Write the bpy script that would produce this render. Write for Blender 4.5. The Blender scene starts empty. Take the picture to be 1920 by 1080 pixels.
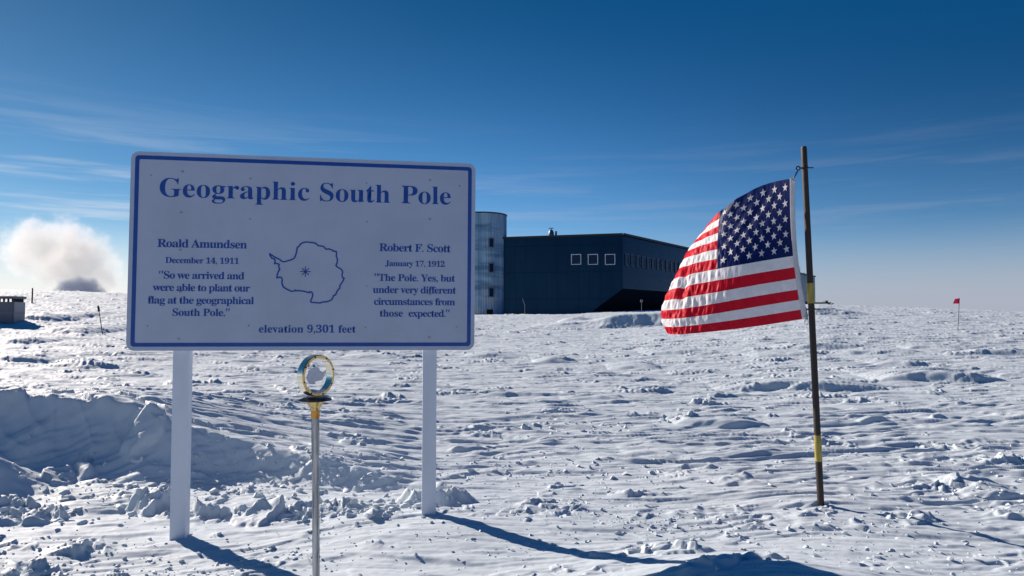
import bpy, bmesh, math, random
import numpy as np
from mathutils import Vector, Matrix

# ------------------------------------------------------------------ camera, world, sun, exposure
S = bpy.context.scene
COL = S.collection
F = 1280.0                       # focal length in photograph pixels (1920 wide)
PITCH = math.atan(50/1280)
CZ = 1.5
cd = bpy.data.cameras.new('camera'); cam = bpy.data.objects.new('camera', cd); COL.objects.link(cam)
cd.sensor_width = 36; cd.lens = 36*F/1920; cd.clip_start = 0.05; cd.clip_end = 20000
cam.location = (0, 0, CZ); cam.rotation_euler = (math.pi/2 + PITCH, 0, 0)
S.camera = cam

SUN_EL = math.radians(27.0)
SUN_AZ = math.radians(-51.0)     # clockwise from +Y: the sun stands behind the sign, far to the left
sun_dir = Vector((math.sin(SUN_AZ)*math.cos(SUN_EL), math.cos(SUN_AZ)*math.cos(SUN_EL), math.sin(SUN_EL)))

W = bpy.data.worlds.new('World'); S.world = W; W.use_nodes = True
nt = W.node_tree; nt.nodes.clear()
def N(t, typ, **kw):
    n = t.nodes.new(typ)
    for k, v in kw.items(): setattr(n, k, v)
    return n
def math_node(t, op, a, b=None, c=None, clamp=False):
    n = N(t, 'ShaderNodeMath', operation=op, use_clamp=clamp)
    for i, v in enumerate((a, b, c)):
        if v is None: continue
        if isinstance(v, (int, float)): n.inputs[i].default_value = v
        else: t.links.new(v, n.inputs[i])
    return n.outputs[0]
def mapr(t, v, a, b, c, d, smooth=True):
    n = N(t, 'ShaderNodeMapRange'); n.interpolation_type = 'SMOOTHSTEP' if smooth else 'LINEAR'
    t.links.new(v, n.inputs[0])
    for i, x in enumerate((a, b, c, d)): n.inputs[i+1].default_value = x
    return n.outputs[0]
def mixc(t, f, a, b, blend='MIX'):
    n = N(t, 'ShaderNodeMix', data_type='RGBA', blend_type=blend)
    for i, v in ((0, f), (6, a), (7, b)):
        if isinstance(v, (int, float)): n.inputs[i].default_value = v
        elif isinstance(v, (tuple, list)): n.inputs[i].default_value = tuple(v) + ((1,) if len(v) == 3 else ())
        else: t.links.new(v, n.inputs[i])
    return n.outputs[2]
def noise(t, vec, scale, detail=4, rough=.55, dist=0.0):
    n = N(t, 'ShaderNodeTexNoise'); n.inputs['Scale'].default_value = scale
    n.inputs['Detail'].default_value = detail; n.inputs['Roughness'].default_value = rough; n.inputs['Distortion'].default_value = dist
    if vec is not None: t.links.new(vec, n.inputs['Vector'])
    return n.outputs['Fac']
def mapping(t, vec, scale=(1, 1, 1), rot=(0, 0, 0), loc=(0, 0, 0)):
    n = N(t, 'ShaderNodeMapping'); t.links.new(vec, n.inputs[0])
    n.inputs['Location'].default_value = loc; n.inputs['Rotation'].default_value = rot; n.inputs['Scale'].default_value = scale
    return n.outputs[0]

SKY_STRENGTH = 0.072
sky = N(nt, 'ShaderNodeTexSky', sky_type='NISHITA'); sky.sun_disc = False
sky.sun_elevation = SUN_EL; sky.sun_rotation = SUN_AZ
sky.altitude = 2800; sky.air_density = 1.0; sky.dust_density = 0.35; sky.ozone_density = 2.5
tc = N(nt, 'ShaderNodeTexCoord'); D = tc.outputs['Generated']
hs = N(nt, 'ShaderNodeHueSaturation'); hs.inputs['Saturation'].default_value = 1.30; hs.inputs['Value'].default_value = .90
nt.links.new(sky.outputs[0], hs.inputs['Color'])
sep = N(nt, 'ShaderNodeSeparateXYZ'); nt.links.new(D, sep.inputs[0])
X, Y, Z = sep.outputs
# thin cirrus near the horizon: banks streaked along the horizon, thicker towards the sun (left)
n1 = noise(nt, mapping(nt, D, (1.3, 1.3, 22), (0.0, 0.06, 0)), 2.2, 6, .6, .3)
n2 = noise(nt, mapping(nt, D, (2.0, 2.0, 42), (0.0, -0.05, 0), (3, 1, 7)), 2.0, 7, .62, .4)
band = math_node(nt, 'MULTIPLY', mapr(nt, Z, 0.30, 0.06, 0, 1), mapr(nt, n1, .46, .68, 0, 1))
band2 = math_node(nt, 'MULTIPLY', mapr(nt, Z, 0.17, 0.01, 0, 1), mapr(nt, n2, .40, .66, 0, 1))
low = mapr(nt, Z, 0.135, 0.0, 0, .90)
leftness = mapr(nt, X, 0.25, -0.62, 0, 1)
dens = math_node(nt, 'MAXIMUM', math_node(nt, 'MULTIPLY', band, .45), math_node(nt, 'MULTIPLY', band2, .75))
dens = math_node(nt, 'MULTIPLY', dens, mapr(nt, leftness, 0, 1, .50, 1.0, False))
dens = math_node(nt, 'MAXIMUM', dens, low, clamp=True)
cloud = mixc(nt, leftness, (3.6, 3.8, 4.75), (8.4, 8.1, 8.1))
# the half of the sky away from the sun, and the zenith, are deepened, partly to cut fill light on shaded faces
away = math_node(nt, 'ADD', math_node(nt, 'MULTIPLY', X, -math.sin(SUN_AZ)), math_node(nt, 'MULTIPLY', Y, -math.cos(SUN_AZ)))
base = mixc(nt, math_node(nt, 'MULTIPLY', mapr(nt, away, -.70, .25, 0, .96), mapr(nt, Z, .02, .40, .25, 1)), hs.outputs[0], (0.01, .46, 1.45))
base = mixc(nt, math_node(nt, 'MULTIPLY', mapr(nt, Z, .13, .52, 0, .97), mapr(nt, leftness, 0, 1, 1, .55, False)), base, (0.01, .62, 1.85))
base = mixc(nt, 1.0, base, mixc(nt, leftness, (1, 1, 1), (.93, .86, .76)), 'MULTIPLY')
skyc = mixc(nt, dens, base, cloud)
skyc = mixc(nt, mapr(nt, away, .05, .55, 0, .92), skyc, (0.03, .55, 1.95))  # unseen far side darkened further, clouds included, to keep shaded faces dark
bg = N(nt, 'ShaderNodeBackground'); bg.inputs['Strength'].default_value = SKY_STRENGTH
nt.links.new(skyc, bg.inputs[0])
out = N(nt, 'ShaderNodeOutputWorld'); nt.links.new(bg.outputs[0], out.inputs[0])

sl = bpy.data.lights.new('sun', 'SUN'); sl.energy = 5.0; sl.angle = math.radians(0.5); sl.color = (1.0, 0.87, 0.755)
so = bpy.data.objects.new('sun', sl); COL.objects.link(so)
so.rotation_euler = sun_dir.to_track_quat('Z', 'Y').to_euler(); so.location = (-30, 30, 30)

S.view_settings.view_transform = 'Standard'; S.view_settings.look = 'None'
S.view_settings.exposure = 0.66; S.view_settings.gamma = 1.0; S.view_settings.use_curve_mapping = False
S.render.engine = 'CYCLES'
S.cycles.use_denoising = True
S.cycles.max_bounces = 12; S.cycles.volume_bounces = 8; S.cycles.transparent_max_bounces = 12
S.cycles.volume_step_rate = 0.6

# ------------------------------------------------------------------ helpers
def ray(px, py):
    a = (px-960)/F; b = (540-py)/F
    return np.array([a, math.cos(PITCH)-b*math.sin(PITCH), math.sin(PITCH)+b*math.cos(PITCH)])
def at(px, py, d):
    """world point seen at photograph pixel (px, py) at distance d along +Y"""
    r = ray(px, py); return Vector((r[0]/r[1]*d, d, CZ + r[2]/r[1]*d))

def tag(o, label=None, cat=None, group=None, kind=None):
    if label: o['label'] = label
    if cat: o['category'] = cat
    if group: o['group'] = group
    if kind: o['kind'] = kind
    return o
def empty(name, loc, label, cat, group=None, rot=(0, 0, 0)):
    o = bpy.data.objects.new(name, None); COL.objects.link(o); o.location = loc; o.rotation_euler = rot
    o.empty_display_size = .1
    return tag(o, label, cat, group)
def link(name, me, mats, parent=None):
    o = bpy.data.objects.new(name, me); COL.objects.link(o)
    for m in (mats if isinstance(mats, (list, tuple)) else [mats]): me.materials.append(m)
    if parent is not None: o.parent = parent
    return o
def obj(name, bm, mats, parent=None, smooth=False, bevel=0.0, seg=2):
    if bevel:
        bmesh.ops.bevel(bm, geom=[e for e in bm.edges if e.is_manifold and e.calc_face_angle(0) > .5], offset=bevel, segments=seg, affect='EDGES', profile=.5)
    bmesh.ops.recalc_face_normals(bm, faces=bm.faces)
    me = bpy.data.meshes.new(name); bm.to_mesh(me); bm.free()
    if smooth:
        me.polygons.foreach_set('use_smooth', [True]*len(me.polygons))
        try: me.set_sharp_from_angle(angle=math.radians(40))
        except Exception: pass
    return link(name, me, mats, parent)
def pydata(name, v, f, mats, parent=None, smooth=False):
    me = bpy.data.meshes.new(name); me.from_pydata([tuple(x) for x in v], [], f); me.update()
    if smooth: me.polygons.foreach_set('use_smooth', [True]*len(me.polygons))
    return link(name, me, mats, parent)
def add_box(bm, lo, hi, M=None):
    v = [bm.verts.new((x, y, z)) for x in (lo[0], hi[0]) for y in (lo[1], hi[1]) for z in (lo[2], hi[2])]
    for q in ((0, 1, 3, 2), (4, 6, 7, 5), (0, 4, 5, 1), (2, 3, 7, 6), (0, 2, 6, 4), (1, 5, 7, 3)): bm.faces.new([v[i] for i in q])
    if M is not None:
        for x in v: x.co = M @ x.co
    return v
def add_tube(bm, pts, rad, n=16, cap=True, closed=False):
    pts = [Vector(p) for p in pts]; R = rad if isinstance(rad, (list, tuple)) else [rad]*len(pts)
    rings = []; ref = None
    for i, p in enumerate(pts):
        if closed: t = pts[(i+1) % len(pts)]-pts[i-1]
        else: t = pts[min(i+1, len(pts)-1)]-pts[max(i-1, 0)]
        t.normalize()
        if ref is None: ref = t.orthogonal().normalized()
        a = (ref - t*ref.dot(t)).normalized(); ref = a; b = t.cross(a)
        rings.append([bm.verts.new(p+(a*math.cos(2*math.pi*k/n)+b*math.sin(2*math.pi*k/n))*R[i]) for k in range(n)])
    m = len(rings)
    for i in range(m if closed else m-1):
        A, B = rings[i], rings[(i+1) % m]
        for k in range(n): bm.faces.new((A[k], A[(k+1) % n], B[(k+1) % n], B[k]))
    if cap and not closed: bm.faces.new(rings[0][::-1]); bm.faces.new(rings[-1])
def add_lathe(bm, prof, n=32, M=None):
    rings = []
    for r, z in prof:
        rings.append([bm.verts.new(Vector((r*math.cos(2*math.pi*k/n), r*math.sin(2*math.pi*k/n), z))) for k in range(n)])
    for A, B in zip(rings, rings[1:]):
        for k in range(n): bm.faces.new((A[k], A[(k+1) % n], B[(k+1) % n], B[k]))
    bm.faces.new(rings[0][::-1]); bm.faces.new(rings[-1])
    if M is not None:
        for R in rings:
            for v in R: v.co = M @ v.co
def mat(name, col, rough=.6, metal=0.0, var=0.0, vscale=8.0, bump=0.0, bscale=60.0, stretch=(1, 1, 1), spec=.5, col2=None, dark=None):
    m = bpy.data.materials.new(name); m.use_nodes = True; t = m.node_tree
    b = t.nodes['Principled BSDF']; b.inputs['Roughness'].default_value = rough; b.inputs['Metallic'].default_value = metal
    b.inputs['Specular IOR Level'].default_value = spec
    b.inputs['Base Color'].default_value = (*col, 1)
    tcn = N(t, 'ShaderNodeTexCoord'); v = mapping(t, tcn.outputs['Object'], stretch)
    if var or col2:
        f = noise(t, v, vscale, 6, .6)
        c2 = col2 or tuple(c*(1-var) for c in col)
        c = mixc(t, mapr(t, f, .38, .66, 0, 1), col, c2); t.links.new(c, b.inputs['Base Color'])
    if bump:
        bn = N(t, 'ShaderNodeBump'); bn.inputs['Strength'].default_value = bump; bn.inputs['Distance'].default_value = .01
        t.links.new(noise(t, v, bscale, 4), bn.inputs['Height']); t.links.new(bn.outputs[0], b.inputs['Normal'])
    return m

# ------------------------------------------------------------------ numpy noise
def hsh(ix, iy, s):
    h = (ix.astype(np.int64)*374761393 + iy.astype(np.int64)*668265263 + s*974634777) & 0xFFFFFFFF
    h = ((h ^ (h >> 13))*1274126177) & 0xFFFFFFFF
    h = (h ^ (h >> 16)); h = (h*2246822519) & 0xFFFFFFFF
    return (h ^ (h >> 15)) & 0xFFFFFFFF
def perlin(x, y, s=0):
    x0 = np.floor(x); y0 = np.floor(y); fx = x-x0; fy = y-y0
    x0 = x0.astype(np.int64); y0 = y0.astype(np.int64)
    ux = fx*fx*fx*(fx*(fx*6-15)+10); uy = fy*fy*fy*(fy*(fy*6-15)+10)
    r = 0
    def g(ix, iy, dx, dy):
        a = hsh(ix, iy, s)*(2*np.pi/4294967296.0)
        return np.cos(a)*dx+np.sin(a)*dy
    a = g(x0, y0, fx, fy); b = g(x0+1, y0, fx-1, fy); c = g(x0, y0+1, fx, fy-1); d = g(x0+1, y0+1, fx-1, fy-1)
    return ((a+(b-a)*ux) + ((c+(d-c)*ux)-(a+(b-a)*ux))*uy)*1.5
def fbm(x, y, s, o=4, g=.5):
    r = 0; a = 1; t = 0
    for i in range(o):
        r = r + a*perlin(x*2**i+17.3*i, y*2**i-9.1*i, s+i); t += a; a *= g
    return r/t
def sst(a, b, x):
    t = np.clip((x-a)/(b-a), 0, 1); return t*t*(3-2*t)
def lumps(x, y, s, keep):
    """rounded lumps, one per cell with probability keep; cell size 1"""
    ix = np.floor(x).astype(np.int64); iy = np.floor(y).astype(np.int64); best = np.zeros_like(x)
    for dx in (-1, 0, 1):
        for dy in (-1, 0, 1):
            cx = ix+dx; cy = iy+dy
            h = hsh(cx, cy, s); r1 = (h & 1023)/1023.0; r2 = ((h >> 10) & 1023)/1023.0; r3 = ((h >> 20) & 1023)/1023.0
            on = (r3 < keep); sz = .25+.55*((r3/np.maximum(keep, 1e-6)) % 1.0)
            px = cx+.2+.6*r1; py = cy+.2+.6*r2
            q = ((x-px)**2+(y-py)**2)/(sz*sz*.8)
            best = np.maximum(best, np.where(on, sz*np.sqrt(np.clip(1-q, 0, 1)), 0))
    return best

def blocks(x, y, s, keep):
    """angular tilted blocks: one per Voronoi cell of size 1, kept with probability keep"""
    ix = np.floor(x).astype(np.int64); iy = np.floor(y).astype(np.int64)
    f1 = np.full_like(x, 9.0); f2 = np.full_like(x, 9.0); val = np.zeros_like(x)
    for dx in (-1, 0, 1):
        for dy in (-1, 0, 1):
            cx = ix+dx; cy = iy+dy
            h = hsh(cx, cy, s); r1 = (h & 1023)/1023.0; r2 = ((h >> 10) & 1023)/1023.0; r3 = ((h >> 20) & 1023)/1023.0
            h2 = hsh(cx, cy, s+501); t1 = (h2 & 1023)/1023.0-.5; t2 = ((h2 >> 10) & 1023)/1023.0-.5; r4 = ((h2 >> 20) & 1023)/1023.0
            px = cx+r1; py = cy+r2; q = np.hypot(x-px, y-py)
            v = np.where(r3 < keep, .35+.65*r4+1.5*(t1*(x-px)+t2*(y-py)), 0)
            c = q < f1; f2 = np.where(c, f1, np.minimum(f2, q)); val = np.where(c, v, val); f1 = np.where(c, q, f1)
    return val*sst(.0, .20, f2-f1)

# ------------------------------------------------------------------ snow surface
AZP = np.array([-900, -300, 0, 240, 560, 890, 1150, 1290, 1420, 1535, 1750, 1920, 2500])
AZE = np.array([30, 40, 37, 33, 16, -1, 0, 6, 13, 18, 11, 4, 0])/F
def big(x, y):
    d = np.hypot(x, y); yy = np.maximum(y, .35*d)
    px = 960+F*x/np.maximum(yy, 1e-3)
    a = np.interp(px, AZP, AZE)
    return sst(7, 62, d)*(1.5+62*a*np.clip(y/np.maximum(d, 1e-3)*1.5, 0, 1)) + .45*sst(60, 88, d)*sst(1020, 1150, px)*sst(1700, 1450, px)*(y > 0)
def hit(px, py, fn=None):
    fn = fn or big
    r = ray(px, py); r = r/r[1]
    d = np.geomspace(2.2, 120, 6000)
    z = CZ+r[2]*d; h = fn(r[0]*d, d)
    k = np.argmax(z <= h)
    if z[k] > h[k]: k = len(d)-1
    return float(r[0]*d[k]), float(d[k]), float(h[k])
# wind-cut drifts with a steep face towards the camera: (px, py, half length px, height m, tail m)
SC = [(1765, 708, 115, .17, 1.6), (1500, 720, 150, .17, 1.6), (1350, 792, 85, .09, .7), (1190, 687, 50, .10, 1.0),
      (1040, 677, 42, .15, .8), (1275, 664, 70, .10, 1.0), (1080, 606, 34, .26, 2.5), (120, 622, 50, .20, 3.0),
      (1560, 653, 95, .14, 1.4), (1862, 922, 58, .06, .9), (1650, 662, 80, .10, 1.0), (1755, 652, 60, .12, 1.2),
      (930, 668, 60, .10, 1.0), (700, 668, 60, .10, 1.0), (1880, 665, 60, .12, 1.2), (1700, 683, 60, .10, 1.0),
      (40, 640, 40, .14, 1.2), (30, 672, 60, .14, 1.2), (150, 683, 70, .10, 1.0), (75, 597, 40, .16, 3.0),
      (1640, 790, 30, .05, .4), (1480, 668, 70, .08, 1), (500, 690, 50, .08, 1.), (1110, 745, 60, .05, .6), (1230, 848, 60, .03, .5)]
SCW = []
for px, py, hl, H, tl in SC:
    x, y, z = hit(px, py); SCW.append((x, y, hl/F*y, H, tl))
RX = np.array([-12, -8, -6.2, -5.5, -4.8, -3.95, -3.24, -2.44, -1.55, -.9, 0])
RY = np.array([7.9, 7.3, 7.05, 6.95, 6.9, 6.8, 6.65, 6.5, 6.25, 6.0, 5.9])
RH = np.array([.5, .6, .67, .69, .69, .61, .44, .29, .16, .05, 0])
BX, BY, _ = hit(1310, 604)

def height_raw(x, y):
    d = np.hypot(x, y)
    h = big(x, y)
    th = .10; u = x*math.cos(th)+y*math.sin(th); v = -x*math.sin(th)+y*math.cos(th)
    wx = .35*perlin(u/2.3, v/1.1, 91); wy = .22*perlin(u/1.7, v/.9, 92)
    far = sst(5.5, 14, d)
    Hd = np.interp(x, RX, RH); sd = y-np.interp(x, RX, RY)
    calm = 1-.9*np.clip(Hd*2.5, 0, 1)*sst(.35, .05, sd)*sst(-1.25, -.75, sd)*(d < 16)
    # long swells and wind ridges
    h = h + far*.10*perlin(u/14, v/7, 1) + far*.02*perlin(u/5, v/2.6, 2)
    r = 1.06-np.sqrt(perlin((u+wx)/3.6, (v+wy)/.80, 3)**2+.004); m = sst(.0, .45, perlin(u/6, v/4, 4))
    h = h + far*.040*m*r**6
    r = 1.06-np.sqrt(perlin((u+wx)/1.5, (v+wy)/.42, 5)**2+.004); m = sst(.0, .40, perlin(u/2.5, v/1.8, 6))
    h = h + (.4+.6*far)*.014*m*r**6
    # crust plates with crisp broken edges
    cell = .0028*d
    for (su, sv, a, lay, th_) in ((2.6, .55, .016, 7, .16), (1.0, .24, .014, 8, .20), (5.5, 1.2, .028, 10, .16), (2.0, .42, .022, 12, .26), (3.4, .34, .018, 13, .24), (1.2, .17, .016, 14, .22), (.7, .20, .012, 15, .28)):
        n = fbm((u+wx)/su, (v+wy)/sv, lay*11, 3, .42)
        h = h + calm*a*(.25+.75*far if a > .028 else (.3+.7*sst(4.5, 9, d)) if lay > 12 else .40+.60*sst(4.3, 8, d))*(lambda w_: sst(th_-w_*.5, th_+w_*.5, n) - .7*sst(-th_-w_*.5, -th_+w_*.5, n))(np.clip(np.maximum(.014/sv, 2.3*cell/sv), .03, .26))
    # explicit drifts
    wob = .30*perlin(x/1.1, y/1.1, 21)+.07*perlin(x/.3, y/.3, 22)
    for (cx, cy, hl, H, tl) in SCW:
        q = (x-cx)/hl; t = np.clip(1-q*q, 0, 1)
        k = np.nonzero((t > 0) & (np.abs(y-cy) < 6*tl))[0] if x.ndim == 1 else None
        if k is not None and len(k) == 0: continue
        kk = k if k is not None else slice(None)
        s = y[kk]-cy-wob[kk]*H*2.2+.12*hl*q[kk]
        e = t[kk]**.8*H
        p = np.where(s > 0, np.exp(-(s/tl)**2), sst(-np.maximum(1.05*H, .016*cy), 0, s))
        add = np.zeros_like(h); add[kk] = e*p; h = h + add
    # plough berm in front of the building
    q = np.clip(1-((x-BX)/9.5)**2, 0, 1)**1.4; s = y-BY-.5*wob+.06*(x-BX)
    h = h + q*1.0*(.85+.35*perlin(x/3.4, y/3.0, 33))*np.where(s > 0, np.exp(-(s/3.0)**2), np.clip(1+s/.95, 0, 1)**1.2)
    # the big drift on the left with its shaded face
    yr = np.interp(x, RX, RY); H = np.interp(x, RX, RH)
    near = (d < 16)
    w1 = perlin(x/1.3, y/.9, 41)*.17+perlin(x/.4, y/.3, 42)*.045+perlin(x/.13, y/.12, 43)*.012
    s = y-yr-w1*np.clip(H*2.2, 0, 1)
    wdt = .95*H+.08
    face = np.clip(1+s/wdt, 0, 1)**1.40
    e = H*np.where(s > 0, np.exp(-(s/3.6)**2), face)
    sc = np.clip(H*2, 0, 1)*sst(-1.3, -.3, s)*sst(1.4, .2, s)
    fl = 1-np.abs(perlin((x*.80-y*.6)/1.0, (x*.6+y*.80)/.20, 44))
    e = e + sc*(.018*fl**4 + .018*(1-np.abs(perlin((x*.95+y*.3)/.7, (y*.95-x*.3)/.09, 48)))**3 + .010*perlin(x/.30, y/.22, 45)+.08*blocks(x/.30+.4*perlin(x/.2, y/.2, 49), y/.25, 46, .13)*sst(.35, -.1, s))
    # wind-cut steps just behind the crest
    st2 = perlin((x*.9-y*.4)/1.3, (x*.4+y*.9)/.28, 47); e = e + np.clip(H*1.6, 0, 1)*.07*sst(-.1, .1, s)*sst(1.1, .3, s)*sst(.05, .10, st2)
    h = h + np.where(near, e, 0)
    h = h + .26*np.exp(-((x+4.55)**2/.10+(y-6.0)**2/.05))
    # broken rubble along the foot of the drift and round the right post
    zone = .9*np.exp(-(((x+2.6)/2.4)**2+((y-5.40)/.20)**2)) + .8*np.exp(-(((x+.95)/.7)**2+((y-5.40)/.36)**2)) + .9*np.exp(-(((x+4.1)/.8)**2+((y-5.2)/.28)**2))
    zone = np.clip(zone*1.3, 0, 1)*near
    pz = sst(-.10, .25, perlin(x/.6, y/.45, 51))
    wv = (perlin(x/.07, y/.07, 55)*.03, perlin(x/.07+9, y/.07, 56)*.03)
    rub = blocks((x+wv[0])/.30, (y+wv[1])/.24, 61, .38)*.12 + blocks((x+wv[0])/.12, (y+wv[1])/.10, 62, .5)*.05 + .022*np.abs(perlin(x/.09, y/.07, 63))
    h = h + zone*pz*rub
    # crumbly patches everywhere, trampled snow near the camera
    tramp = np.exp(-(((x+2.3)/1.1)**2+((y-4.0)/.45)**2))
    pat = sst(.24, .46, fbm(u/1.3, v/.9, 71, 3)+.26*tramp+.05*sst(6, 3.6, d))
    w2 = (1.1*perlin(x/.31, y/.27, 57), 1.1*perlin(x/.29+5, y/.33, 58))
    small = blocks(x/.10+w2[0], y/.085+w2[1], 64, .40)*.030 + blocks(x/.22+w2[0]*.7, y/.17+w2[1]*.7, 65, .22)*.055
    pat = pat*(1-.9*np.exp(-(((x-.8)/.9)**2+((y-3.65)/.4)**2)))
    h = h + calm*pat*small*sst(45, 12, d)
    pf = sst(.20, .42, fbm(u/6, v/2.2, 72, 3))
    h = h + pf*far*blocks(u/.6+w2[0]*.3, v/.28+w2[1]*.3, 66, .13)*.060
    pk = (.15+.85*sst(-.05, .35, perlin(u/2.2, v/1.1, 73)))*sst(-.25, .25, perlin(u/8, v/3.5, 78)+.15)
    wq = (.14*perlin(x/.24, y/.2, 74), .14*perlin(x/.26+3, y/.2, 75))
    spr = pk*(blocks(u/.42+w2[0]*.4+wq[0], v/.24+w2[1]*.4+wq[1], 67, .055)*.050 + blocks(u/.20+w2[0]*.5, v/.13+w2[1]*.5, 76, .06)*.030)
    spr = spr + far*(blocks(u/1.1+wq[0]*.6, v/.38+wq[1]*.6, 68, .040)*.060 + blocks(u/.6+wq[0], v/.30+wq[1], 77, .05)*.042)
    spr = spr*calm
    h = h + spr*(.7+.6*perlin(x/.08, y/.08, 69))
    g = sst(22, 6, d)
    h = h + g*(.0035*perlin(x/.16, y/.06, 81)+.0012*perlin(x/.05, y/.03, 82))
    # gentle levels that the posts stand on, a low hump at the lower right
    h = h + .07*np.exp(-(((x+.5)/.8)**2+((y-4.9)/.7)**2)) - .06*np.exp(-(((x+2.3)/.8)**2+((y-4.5)/.8)**2))
    h = h + .23*np.exp(-(((x-1.25)/1.1)**2+((y-3.45)/.75)**2))
    return h
_pb = at(1539, 946, 5.4)
PINS = []
for _x, _y, _z, _r in ((_pb.x, _pb.y, _pb.z, .7), (-2.29, 4.755, -.055, .5), (-.60, 5.0, .045, .5)):
    PINS.append((_x, _y, _z-float(height_raw(np.array([_x, _x]), np.array([_y, _y]))[0]), _r))
def height(x, y):
    h = height_raw(x, y)
    for px, py, dz, r in PINS: h = h + dz*np.exp(-((x-px)**2+(y-py)**2)/(r*r))
    return h
def gz(x, y): return float(height(np.array([x, x]), np.array([y, y]))[0])

fine = np.radians(np.linspace(-43.5, 43.5, 1190))
coarse = np.radians(np.linspace(43.5, 316.5, 150)[1:-1])
A = np.concatenate([fine, coarse]); NA = len(A)
rad = [.05]
while rad[-1] < 2.6: rad.append(rad[-1]*1.06)
while rad[-1] < 12: rad.append(rad[-1]*1.0024)
while rad[-1] < 75: rad.append(rad[-1]*1.0033)
while rad[-1] < 9000: rad.append(rad[-1]*1.06)
RAD = np.array(rad); NR = len(RAD)
gx = (RAD[:, None]*np.sin(A)[None, :]).ravel(); gy = (RAD[:, None]*np.cos(A)[None, :]).ravel()
gh = np.empty_like(gx)
CH = 200000
for i in range(0, len(gx), CH): gh[i:i+CH] = height(gx[i:i+CH], gy[i:i+CH])
dd = np.hypot(gx, gy); gh = np.where(dd > 300, gh*np.clip(1-(dd-300)/3000, 0, 1), gh)
co = np.stack([gx, gy, gh], 1)
i0 = (np.arange(NR-1)[:, None]*NA+np.arange(NA)[None, :]).ravel()
i1 = (np.arange(NR-1)[:, None]*NA+((np.arange(NA)+1) % NA)[None, :]).ravel()
quads = np.stack([i0, i0+NA, i1+NA, i1], 1).astype(np.int32)
me = bpy.data.meshes.new('snow_ground')
me.vertices.add(len(co)); me.vertices.foreach_set('co', co.astype(np.float32).ravel())
me.loops.add(quads.size); me.loops.foreach_set('vertex_index', quads.ravel())
me.polygons.add(len(quads)); me.polygons.foreach_set('loop_start', np.arange(0, quads.size, 4, dtype=np.int32))
me.polygons.foreach_set('loop_total', np.full(len(quads), 4, dtype=np.int32))
me.polygons.foreach_set('use_smooth', np.ones(len(quads), dtype=bool)); me.update(calc_edges=True)

def snow_material(name):
    m = bpy.data.materials.new(name); m.use_nodes = True; t = m.node_tree; b = t.nodes['Principled BSDF']
    g = N(t, 'ShaderNodeNewGeometry'); P = g.outputs['Position']
    f = noise(t, P, 1.3, 5)
    c = mixc(t, mapr(t, f, .35, .65, 0, 1), (.485, .555, .615), (.525, .595, .655))
    t.links.new(c, b.inputs['Base Color']); b.inputs['Roughness'].default_value = .65; b.inputs['Specular IOR Level'].default_value = .25
    bn = N(t, 'ShaderNodeBump'); bn.inputs['Strength'].default_value = .16; bn.inputs['Distance'].default_value = .010
    a = noise(t, mapping(t, P, (1, 1.8, 1)), 28, 6, .65)
    t.links.new(a, bn.inputs['Height']); t.links.new(bn.outputs[0], b.inputs['Normal'])
    return m
snow_m = snow_material('snow')
ground = link('ground', me, snow_m); tag(ground, 'wind-carved snow plain with broken crust and drifts', 'snow', kind='structure')

# loose snow crumbs and broken blocks: one mass
rng = np.random.default_rng(7)
protos = []
for k in range(10):
    bm = bmesh.new(); bmesh.ops.create_icosphere(bm, subdivisions=2, radius=1)
    v = np.array([x.co[:] for x in bm.verts]); f = np.array([[x.index for x in p.verts] for p in bm.faces]); bm.free()
    pl = rng.normal(size=(9, 3)); pl /= np.linalg.norm(pl, axis=1)[:, None]
    for nrm in pl:
        dcut = v@nrm; lim = rng.uniform(.30, .60); v = v - np.clip(dcut-lim, 0, None)[:, None]*nrm
    v += rng.normal(size=v.shape)*.025
    protos.append((v, f))
cl = []
def scatter(px, py, sx, sy, n, s0, s1):
    x0, y0, _ = hit(px, py)
    for _ in range(n):
        x = x0+rng.normal()*sx; y = y0+rng.normal()*sy
        cl.append((x, y, s0*(s1/s0)**(rng.random()**2.2)))
scatter(755, 955, .22, .12, 60, .015, .10); scatter(640, 960, .35, .18, 120, .012, .085); scatter(800, 940, .2, .2, 60, .01, .05)
scatter(520, 905, .7, .2, 200, .012, .07); scatter(200, 925, .9, .25, 240, .010, .06); scatter(60, 960, .5, .25, 120, .010, .06)
scatter(700, 890, .7, .35, 160, .01, .05); scatter(1160, 960, .5, .25, 200, .008, .032); scatter(1240, 985, .3, .15, 90, .008, .04)
scatter(1560, 975, .5, .25, 150, .008, .035); scatter(1860, 925, .5, .25, 140, .01, .05); scatter(930, 1030, .5, .25, 120, .006, .025)
scatter(200, 1050, .9, .35, 500, .006, .03); scatter(420, 1050, .5, .3, 140, .006, .022); scatter(1700, 1040, .8, .3, 200, .007, .035)
scatter(1110, 800, .5, .4, 110, .012, .05); scatter(1150, 870, .8, .5, 170, .01, .045); scatter(960, 880, .7, .5, 150, .01, .045)
scatter(240, 790, .8, .5, 60, .015, .06); scatter(480, 780, 1.2, .9, 120, .012, .06); scatter(1680, 850, 1.2, .8, 200, .012, .05)
for _ in range(70):
    dist = 3.3*(8.0)**rng.random(); a = rng.uniform(-.68, .68); sp = rng.uniform(.06, .30)*(dist/4)**.5; big_ = rng.uniform(.012, .045)
    for _k in range(int(rng.integers(4, 22))):
        cl.append((dist*math.sin(a)+rng.normal()*sp*1.7, dist*math.cos(a)+rng.normal()*sp, .005*(big_/.005)**(rng.random()**2)*(dist/4)**.5))
for _ in range(260):
    dist = 3.2*(9.0)**rng.random(); a = rng.uniform(-.68, .68); cl.append((dist*math.sin(a), dist*math.cos(a), .005*(6)**(rng.random()**3)*(dist/4)**.6))
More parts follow.
